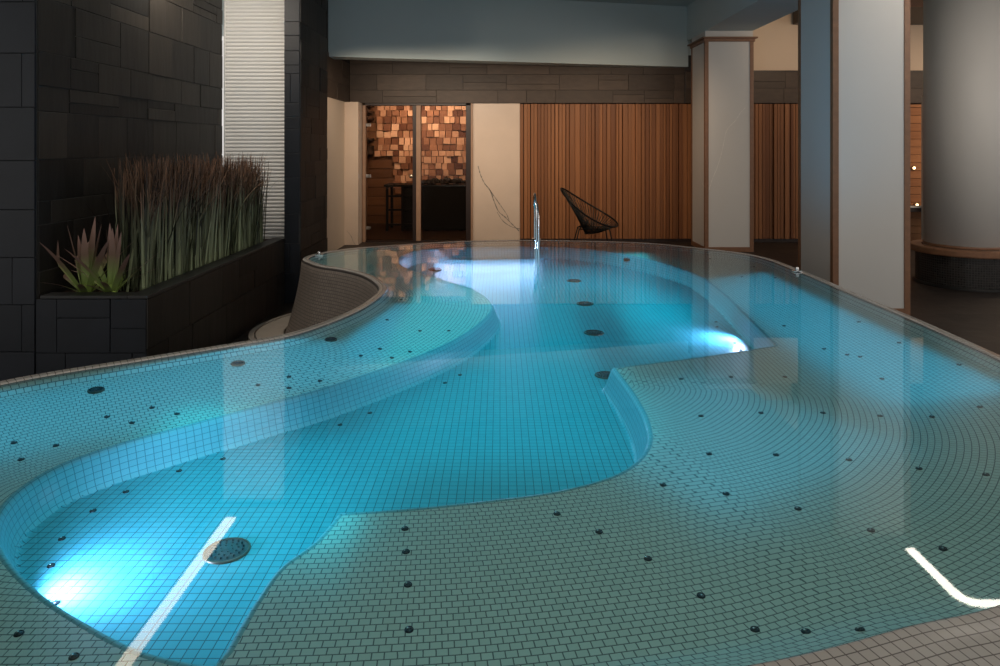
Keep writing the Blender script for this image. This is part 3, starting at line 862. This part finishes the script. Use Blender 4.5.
# ------------------------------------------------------------------ sauna behind the glass doors
DX0, DX1, DY = -2.17, -.43, YB - .02
df = empty('sauna_door', (-1.3, DY, 0), 'glazed sauna doorway in a dark frame with one hinged glass leaf', 'door')
def Xp(px, Y=DY): return (px - 500) * Y / F
box_obj('jamb', M['mullion'], DX0, Xp(366), DY - .05, DY + .1, 0, 2.19, df, .003)
box_obj('jamb', M['trim_dark'], Xp(466), DX1 - .03, DY - .05, DY + .1, 0, 2.19, df, .003)
box_obj('casing', M['mullion'], DX1 - .03, DX1, DY - .055, DY + .05, 0, 2.19, df, .003)
box_obj('head', M['trim_dark'], DX0, DX1, DY - .05, DY + .1, 2.155, 2.19, df, .003)
box_obj('threshold', M['trim_dark'], DX0, DX1, DY - .04, DY + .1, 0, .02, df)
box_obj('mullion', M['mullion'], Xp(416.5), Xp(421), DY - .05, DY + .08, .02, 2.155, df, .003)
box_obj('stile', M['trim_dark'], Xp(412.8), Xp(416.3), DY - .03, DY + .05, .02, 2.155, df, .003)
leaf = box_obj('glass_leaf', M['glass'], Xp(366), Xp(412.8), DY, DY + .008, .02, 2.15, df)
box_obj('side_light', M['glass'], Xp(421), Xp(466), DY, DY + .008, .02, 2.15, df)
for py in (125, 176, 228):
    z = CAMZ - (py - HZ) * DY / F
    box_obj('hinge', M['chrome'], Xp(366), Xp(371), DY - .02, DY + .02, z - .025, z + .025, leaf, .003)
m = MB(); m.lathe([(.012, 0), (.012, .03), (.03, .04), (.035, .055), (.02, .07)], n=16); kz = CAMZ - (176 - HZ) * DY / F
m.v = [(Xp(411.5) + a, DY - c, kz + b) for a, b, c in m.v]; m.build('knob', M['knob'], leaf, smooth=True)

SY = 13.5
# sauna shell
struct(box_obj('wall_sauna_back', M['trim_dark'], -3.2, .4, SY + .1, SY + .3, 0, 3.0))
struct(box_obj('wall_sauna_right', M['trim_dark'], -.28, -.2, YB + .2, SY + .1, 0, 2.6))
m = MB(); z = 0
while z < 2.5:
    m.box(-3.1, -.3, SY + .04, SY + .1, z + .004, z + .176); z += .18
struct(m.build('wall_sauna_planks', M['sauna_plank'], bevel=.004))
m = MB(); y = YB + .22; z = 0
while z < 2.5:
    m.box(-3.2, -3.1, YB + .22, SY + .05, z + .004, z + .176); z += .18
struct(m.build('wall_sauna_left', M['sauna_plank'], bevel=.004))
struct(box_obj('ceiling_sauna', M['trim_dark'], -3.2, -.2, YB + .2, SY + .3, 2.6, 2.7))
struct(box_obj('floor_sauna', M['floor_wood'], -3.2, -.28, YB + .12, SY + .1, 0, .025))
# wall of salt blocks
m = MB(); R = random.Random(11); z = .60; row = 0
while z < 2.58:
    h = R.uniform(.105, .14); x = -2.42 + R.uniform(-.0, .08)
    if z < 1.28: x = -2.08 + R.uniform(0, .06)
    while x < -.34:
        w = R.uniform(.09, .16); dd = R.uniform(.03, .09)
        m.box(x + .006, min(x + w, -.33) - .006, SY + .04 - dd, SY + .04, z + .003 + R.uniform(-.012, .012), z + h - .003); x += w
    z += h
struct(m.build('wall_salt', M['salt'], bevel=.008))
# dark shelf unit at the left of the sauna
su = empty('sauna_shelf', (-2.55, 13.2, 0), 'dark slatted shelf unit beside the glowing salt blocks', 'shelf')
for z in (1.36, 1.62, 2.02, 2.14, 2.26, 2.38):
    box_obj('slat', M['black'] if z < 1.9 else M['trim_dark'], -2.62, -2.43, 12.9, SY, z, z + (.16 if z < 1.4 else .045), su)
box_obj('upright', M['trim_dark'], -2.64, -2.62, 12.9, SY, 0.9, 2.5, su)
# heater
HY = 12.3
ht = empty('sauna_heater', (-1.1, HY, 0), 'black box sauna heater standing behind the glass', 'heater')
hx0, hx1 = Xp(421, HY), Xp(466, HY)
box_obj('body', M['black'], hx0 + .02, hx1 - .0, HY, HY + .7, .04, .80, ht, .008)
box_obj('rim', M['steel_dark'], hx0 - .0, hx1 + .02, HY - .02, HY + .72, .80, .83, ht, .004)
box_obj('foot', M['black'], hx0 + .06, hx0 + .12, HY + .05, HY + .65, 0.02, .04, ht); box_obj('foot', M['black'], hx1 - .12, hx1 - .06, HY + .05, HY + .65, 0.02, .04, ht)
gr = empty('heater_guard', (-1.7, HY, 0), 'black guard rail frame standing beside the sauna heater', 'guard rail')
gx0, gx1 = Xp(386, HY), Xp(420, HY)
box_obj('top_rail', M['black'], gx0 - .03, gx1, HY - .05, HY + .55, .80, .84, gr, .004)
for x in (gx0, gx0 + .27):
    for y in (HY - .04, HY + .5):
        box_obj('leg', M['black'], x, x + .045, y, y + .04, .025, .80, gr, .003)
for z in (.12, .38, .62):
    box_obj('cross_rail', M['black'], gx0 + .045, gx1, HY - .03, HY + .0, z, z + .035, gr, .003)
box_obj('side_panel', M['black'], gx0 + .30, gx1 - .0, HY, HY + .5, .05, .80, gr)
m = MB(); R = random.Random(3)
for k in range(90):
    cx, cy = R.uniform(hx0 - .15, hx1 - .02), R.uniform(HY + .02, HY + .66)
    if cx < hx0 + .04 and R.random() < .5: continue
    r = R.uniform(.03, .055); zc = .845 + r * .5 + .05 * R.random() * max(0, 1 - abs(cx - (hx0 + hx1) / 2) * 2)
    rr = [r * R.uniform(.7, 1.1) for _ in range(4)]
    m.lathe([(rr[0] * .3, -r * .7), (rr[1], -r * .25), (rr[2] * .95, r * .25), (rr[3] * .35, r * .7)], c=(cx, cy, zc), n=7)
st = tag(m.build('heater_stones', M['stone']), 'heap of dark stones on top of the sauna heater', 'stones', kind='stuff')

# ------------------------------------------------------------------ string chair
CY = 9.65
def cx(px): return (px - 500) * CY / F
def cz(py): return CAMZ - (py - HZ) * CY / F
ch = empty('string_chair', (cx(590), CY, 0), 'black string lounge chair with egg-shaped ring before the slat wall', 'chair')
pA = Vector((cx(561), CY, cz(189.5))); pB = Vector((cx(617.5), CY, cz(223.5)))
ctr = (pA + pB) / 2; ax = (pB - pA) / 2; nrm = Vector((-ax.z, 0, ax.x)).normalized()
ring = []
for k in range(56):
    a = 2 * math.pi * k / 56
    wid = .37 * (1 + .12 * math.cos(a))          # wider at the front of the seat
    ring.append(ctr + ax * math.cos(a) + Vector((0, wid * math.sin(a), 0)) - nrm * .05 * (1 - math.cos(2 * a)) * .5 + Vector((0, 0, .085 * math.sin(a))))
m = MB(); m.tube(ring, .012, 8, close=True); m.build('frame_ring', M['black'], ch, smooth=True)
hub = Vector((cx(592), CY, cz(232.5)))
hubring = [hub + Vector((.10 * math.cos(2 * math.pi * k / 24), .085 * math.sin(2 * math.pi * k / 24), .012 * math.cos(2 * math.pi * k / 24))) for k in range(24)]
m = MB(); m.tube(hubring, .009, 6, close=True); m.build('hub_ring', M['black'], ch, smooth=True)
m = MB()
for k in range(56):
    a = 2 * math.pi * k / 56
    e = hub + Vector((.10 * math.cos(a), .085 * math.sin(a), 0))
    s = ring[k]; mid = (s + e) / 2; mid += (Vector((hub.x, hub.y, hub.z - .02)) - mid) * .13
    m.tube([s, mid, e], .0042, 5)
    if k % 2 == 0:
        m.tube([ring[(k + 1) % 56], (ring[(k + 1) % 56] + hub) / 2 + Vector((0, 0, -.02)), hub], .0035, 4)
m.build('cords', M['cord'], ch, smooth=True)
feet = [(cx(573.5), CY - .22), (cx(611), CY - .18), (cx(575), CY + .25), (cx(609), CY + .22)]
base = [Vector((cx(578), CY - .14, cz(228))), Vector((cx(608), CY - .12, cz(228))), Vector((cx(579), CY + .15, cz(228))), Vector((cx(607), CY + .14, cz(228)))]
for f, b in zip(feet, base):
    m = MB(); m.tube([b, (Vector((f[0], f[1], .012)) + b) / 2 + Vector(((b.x - hub.x) * .08, 0, 0)), Vector((f[0], f[1], .008))], .009, 8); m.build('leg', M['black'], ch, smooth=True)
m = MB(); m.tube([base[0], base[1], base[3], base[2]], .008, 6, close=True); m.build('base_frame', M['black'], ch, smooth=True)
for b, k in ((base[0], 22), (base[1], 6), (base[2], 32), (base[3], 50)):
    m = MB(); m.tube([b, hub + (ring[k] - hub) * .22], .007, 6); m.build('brace', M['black'], ch, smooth=True)

# ------------------------------------------------------------------ planting
def blade(mb, base, h, lean, az, width, curl, segs=7, twist=0.):
    """tapering strip leaf"""
    d = Vector((math.cos(az), math.sin(az), 0)); s = Vector((-math.sin(az + twist), math.cos(az + twist), 0))
    prev = None
    for i in range(segs + 1):
        t = i / segs
        p = Vector(base) + Vector((0, 0, h * (t - curl * .35 * t ** 3))) + d * (lean * t + curl * h * .5 * t ** 3)
        w = width * (1 - .85 * t ** 1.6) * .5
        cur = (p - s * w, p + s * w, t)
        if prev: mb.quad(prev[0], prev[1], cur[1], cur[0], [(0, prev[2]), (1, prev[2]), (1, cur[2]), (0, cur[2])])
        prev = cur

def weld(o):
    import bmesh
    b = bmesh.new(); b.from_mesh(o.data); bmesh.ops.remove_doubles(b, verts=b.verts, dist=1e-5); b.to_mesh(o.data); b.free()
    o.data.polygons.foreach_set('use_smooth', [True] * len(o.data.polygons))

m = MB(); R = random.Random(17)
for k in range(1500):
    y = R.uniform(4.36, 6.56); x = R.uniform(-2.40, -2.21)
    if k < 420: x = R.uniform(-2.28, -2.20)
    h = R.uniform(.55, .84) * (1.04 - .03 * (y - 4.4))
    az = R.uniform(0, 2 * math.pi)
    blade(m, (x, y, .60), h, R.uniform(.0, .08), az, R.uniform(.008, .022), R.choice((0, 0, .04, .12)), 6, R.uniform(-1, 1))
for k in range(1100):                                    # feathery brown tops
    y = R.uniform(4.36, 6.57); x = R.uniform(-2.40, -2.19)
    az = R.uniform(0, 2 * math.pi); h = R.uniform(.72, .86)
    d = Vector((math.cos(az), math.sin(az), 0)); p0 = Vector((x, y, .6 + h * .72)); s = Vector((-d.y, d.x, 0)) * .0035
    p1 = p0 + Vector((0, 0, h * R.uniform(.16, .30))) + d * R.uniform(.01, .14)
    m.quad(p0 - s, p0 + s, p1 + s * .3, p1 - s * .3, [(0, .8), (1, .8), (1, 1), (0, 1)])
for k in range(90):                                     # arching longer leaves
    y = R.uniform(4.3, 6.4); x = R.uniform(-2.30, -2.22)
    blade(m, (x, y, .60), R.uniform(.62, .8), R.uniform(.06, .2), R.choice((.2, 1.2, -1.2, 1.57, 1.4)) + R.uniform(-.4, .4), R.uniform(.016, .024), R.uniform(.2, .55), 12, R.uniform(-.6, .6))
for k in range(4):                                      # thin stray stems leaning over the spiky plants
    blade(m, (-2.45 - .05 * k, 4.45 + .1 * k, .60), .55 + .04 * k, .22, -2.2 + .3 * k, .007, .35, 12)
rd = m.build('reeds', M['reed']); weld(rd)
tag(rd, 'dense stand of tall reeds with brown feathery tops in the planter', 'reeds', kind='stuff')

def spiky(x, y, scale, seed, label, tiltx=0.):
    e = empty('spiky_plant', (x, y, .605), label, 'plant', 'spiky plants at the end of the planter')
    m = MB(); R = random.Random(seed)
    spec = []
    for k in range(5): spec.append((R.uniform(.30, .40), R.uniform(.01, .07), k * 1.256 + R.uniform(-.3, .3), .036, .05))
    for k in range(6): spec.append((R.uniform(.24, .33), R.uniform(.20, .32), k * 1.05 + .4 + R.uniform(-.3, .3), .033, .15))
    for k in range(6): spec.append((R.uniform(.12, .17), R.uniform(.16, .26), k * 1.05 + R.uniform(-.4, .4), .030, .45))
    for h, lean, az, w, curl in spec:
        h *= scale; lean *= scale
        d = Vector((math.cos(az), math.sin(az), 0)); s = Vector((-d.y, d.x, 0)); prev = None
        for i in range(11):
            t = i / 10
            p = Vector((x + tiltx * t, y, .605)) + d * (.012 + lean * t + curl * h * .5 * t ** 2.5) + Vector((0, 0, h * (t - curl * .45 * t ** 3)))
            p.x = max(p.x, -2.69 + .002 * i)
            ww = w * scale * (.55 + .9 * t) * (1 - t ** 2.2) * .62 + .001
            c = Vector((0, 0, -.22 * ww)) - d * .2 * ww
            cur = (p - s * ww, p + c, p + s * ww, t)
            if prev:
                m.quad(prev[0], prev[1], cur[1], cur[0], [(0, prev[3]), (.5, prev[3]), (.5, t), (0, t)])
                m.quad(prev[1], prev[2], cur[2], cur[1], [(.5, prev[3]), (1, prev[3]), (1, t), (.5, t)])
            prev = cur
    o = m.build('foliage', M['bromeliad'], e); weld(o)
    m = MB(); m.lathe([(.030, -.02), (.034, .01), (.026, .05), (.012, .075)], c=(x, y, .60), n=14); m.build('stem', M['bromeliad'], e, smooth=True)
spiky(-2.52, 4.26, 1.2, 5, 'spiky plant with reddish tips nearest the dark slate pillar')
spiky(-2.37, 4.27, 1.12, 9, 'spiky plant with green centre beside the first reeds', .01)

# ------------------------------------------------------------------ lights
def area(name, loc, target, size, power, color, size_y=None, spread=180):
    l = bpy.data.lights.new(name, 'AREA'); l.energy = power; l.color = color; l.size = size
    if size_y: l.shape = 'RECTANGLE'; l.size_y = size_y
    l.spread = math.radians(spread)
    o = bpy.data.objects.new(name, l); C.objects.link(o); o.location = loc
    o.rotation_euler = (Vector(target) - Vector(loc)).to_track_quat('-Z', 'Y').to_euler()
    return o
def spot(name, loc, target, power, color, angle=90, blend=.6, r=.04):
    l = bpy.data.lights.new(name, 'SPOT'); l.energy = power; l.color = color; l.spot_size = math.radians(angle); l.spot_blend = blend; l.shadow_soft_size = r
    o = bpy.data.objects.new(name, l); C.objects.link(o); o.location = loc
    o.rotation_euler = (Vector(target) - Vector(loc)).to_track_quat('-Z', 'Y').to_euler()
    return o
CY1 = (.50, .62, 1.0)
# underwater lamps, plus unseen lamps added for light thrown back down by the water
spot('pool_lamp_near', (-1.13, 1.70, .465), (.1, 2.7, .42), 30, CY1, 165, .8, .03)
spot('pool_lamp_corner', (1.38, 4.02, .465), (-.6, 4.1, .42), 34, CY1, 165, .8, .03)
area('pool_lamp_far', (-.12, 6.53, .548), (-.02, 5.6, .46), 1.0, 4.4, CY1, .015)
GL = (.0, .61, .80)
def down(name, x, y, sx, sy, ang, power, color):
    o = area(name, (x, y, .59), (x, y, 0), sx, power, color, sy)
    o.rotation_euler = (0, 0, math.radians(ang)); return o
down('pool_glow', .0, 3.9, 1.1, 3.0, 0, 9, GL)
down('pool_glow_distant', .45, 5.85, 1.7, .9, 0, 7.5, GL)
down('pool_glow_side', 1.12, 4.95, .5, 1.1, 0, 3.2, GL)
down('pool_glow_near', -.8, 2.2, .8, .9, 0, 3.4, GL)
down('pool_glow_shelf', -1.35, 2.72, 1.7, .5, 38, 1.6, (.0, .50, .85))
down('pool_glow_bend', -.55, 3.6, .35, 1.2, -10, 1.0, (.0, .50, .85))
down('pool_glow_rim', 1.75, 4.0, .5, 2.6, 0, 2.5, (.0, .50, .85))
down('pool_glow_curve', .75, 2.5, .9, .9, 30, 1.0, (.0, .50, .85))
spot('pool_upglow', (.9, 4.4, .52), (2.95, 6.6, 1.9), 80, (.03, .45, .85), 50, 1., .05)  # added unseen spot throwing blue pool glow up the near column's side
# room
WARM = (1.0, .72, .48)
area('room_fill', (.3, 2.0, 3.62), (.3, 2.0, 0), 4.0, 36, (1, .90, .78), 3.4)
area('right_room_light', (7.6, 9.0, 3.35), (7.6, 9.8, 0), 1.6, 60, WARM, .8)
area('column_fill', (5.6, 4.3, 2.9), (5.1, 7.6, 1.2), 1.2, 26, (1, .84, .7), .8)  # added unseen lamp brightening the round column
area('slat_wall_light', (1.5, 9.0, 2.6), (1.6, 11.1, .9), 1.8, 15, WARM, .3, 120)
area('upper_wall_fill', (4.55, 9.5, 3.0), (4.3, 11.1, 3.2), .5, 7, WARM, .2)  # added lamp hidden behind the near column, warming the upper wall
area('sauna_front_fill', (-1.0, 9.0, 2.58), (-1.0, 11.1, 1.1), 2.2, 22, (1, .80, .6), .3, 110)  # unseen lamp added in mid-air to light the sauna front
area('sauna_light', (-1.3, 12.1, 2.5), (-1.4, 13.5, 1.9), 1.8, 22, (1, .76, .56), .2, 110)
area('shutter_light', (-2.5, 5.5, 3.12), (-2.45, 6.9, 1.5), .1, 34, (1, .88, .74), .5)
w = bpy.data.worlds.new('world'); bpy.context.scene.world = w; w.use_nodes = True
bg = w.node_tree.nodes['Background']; bg.inputs[0].default_value = (1, .96, .92, 1); bg.inputs[1].default_value = .85

sc = bpy.context.scene
sc.view_settings.view_transform = 'Standard'
sc.view_settings.look = 'None'
sc.cycles.use_denoising = True
sc.cycles.max_bounces = 10; sc.cycles.transparent_max_bounces = 12
sc.cycles.caustics_reflective = False; sc.cycles.caustics_refractive = False
sc.cycles.sample_clamp_indirect = 4
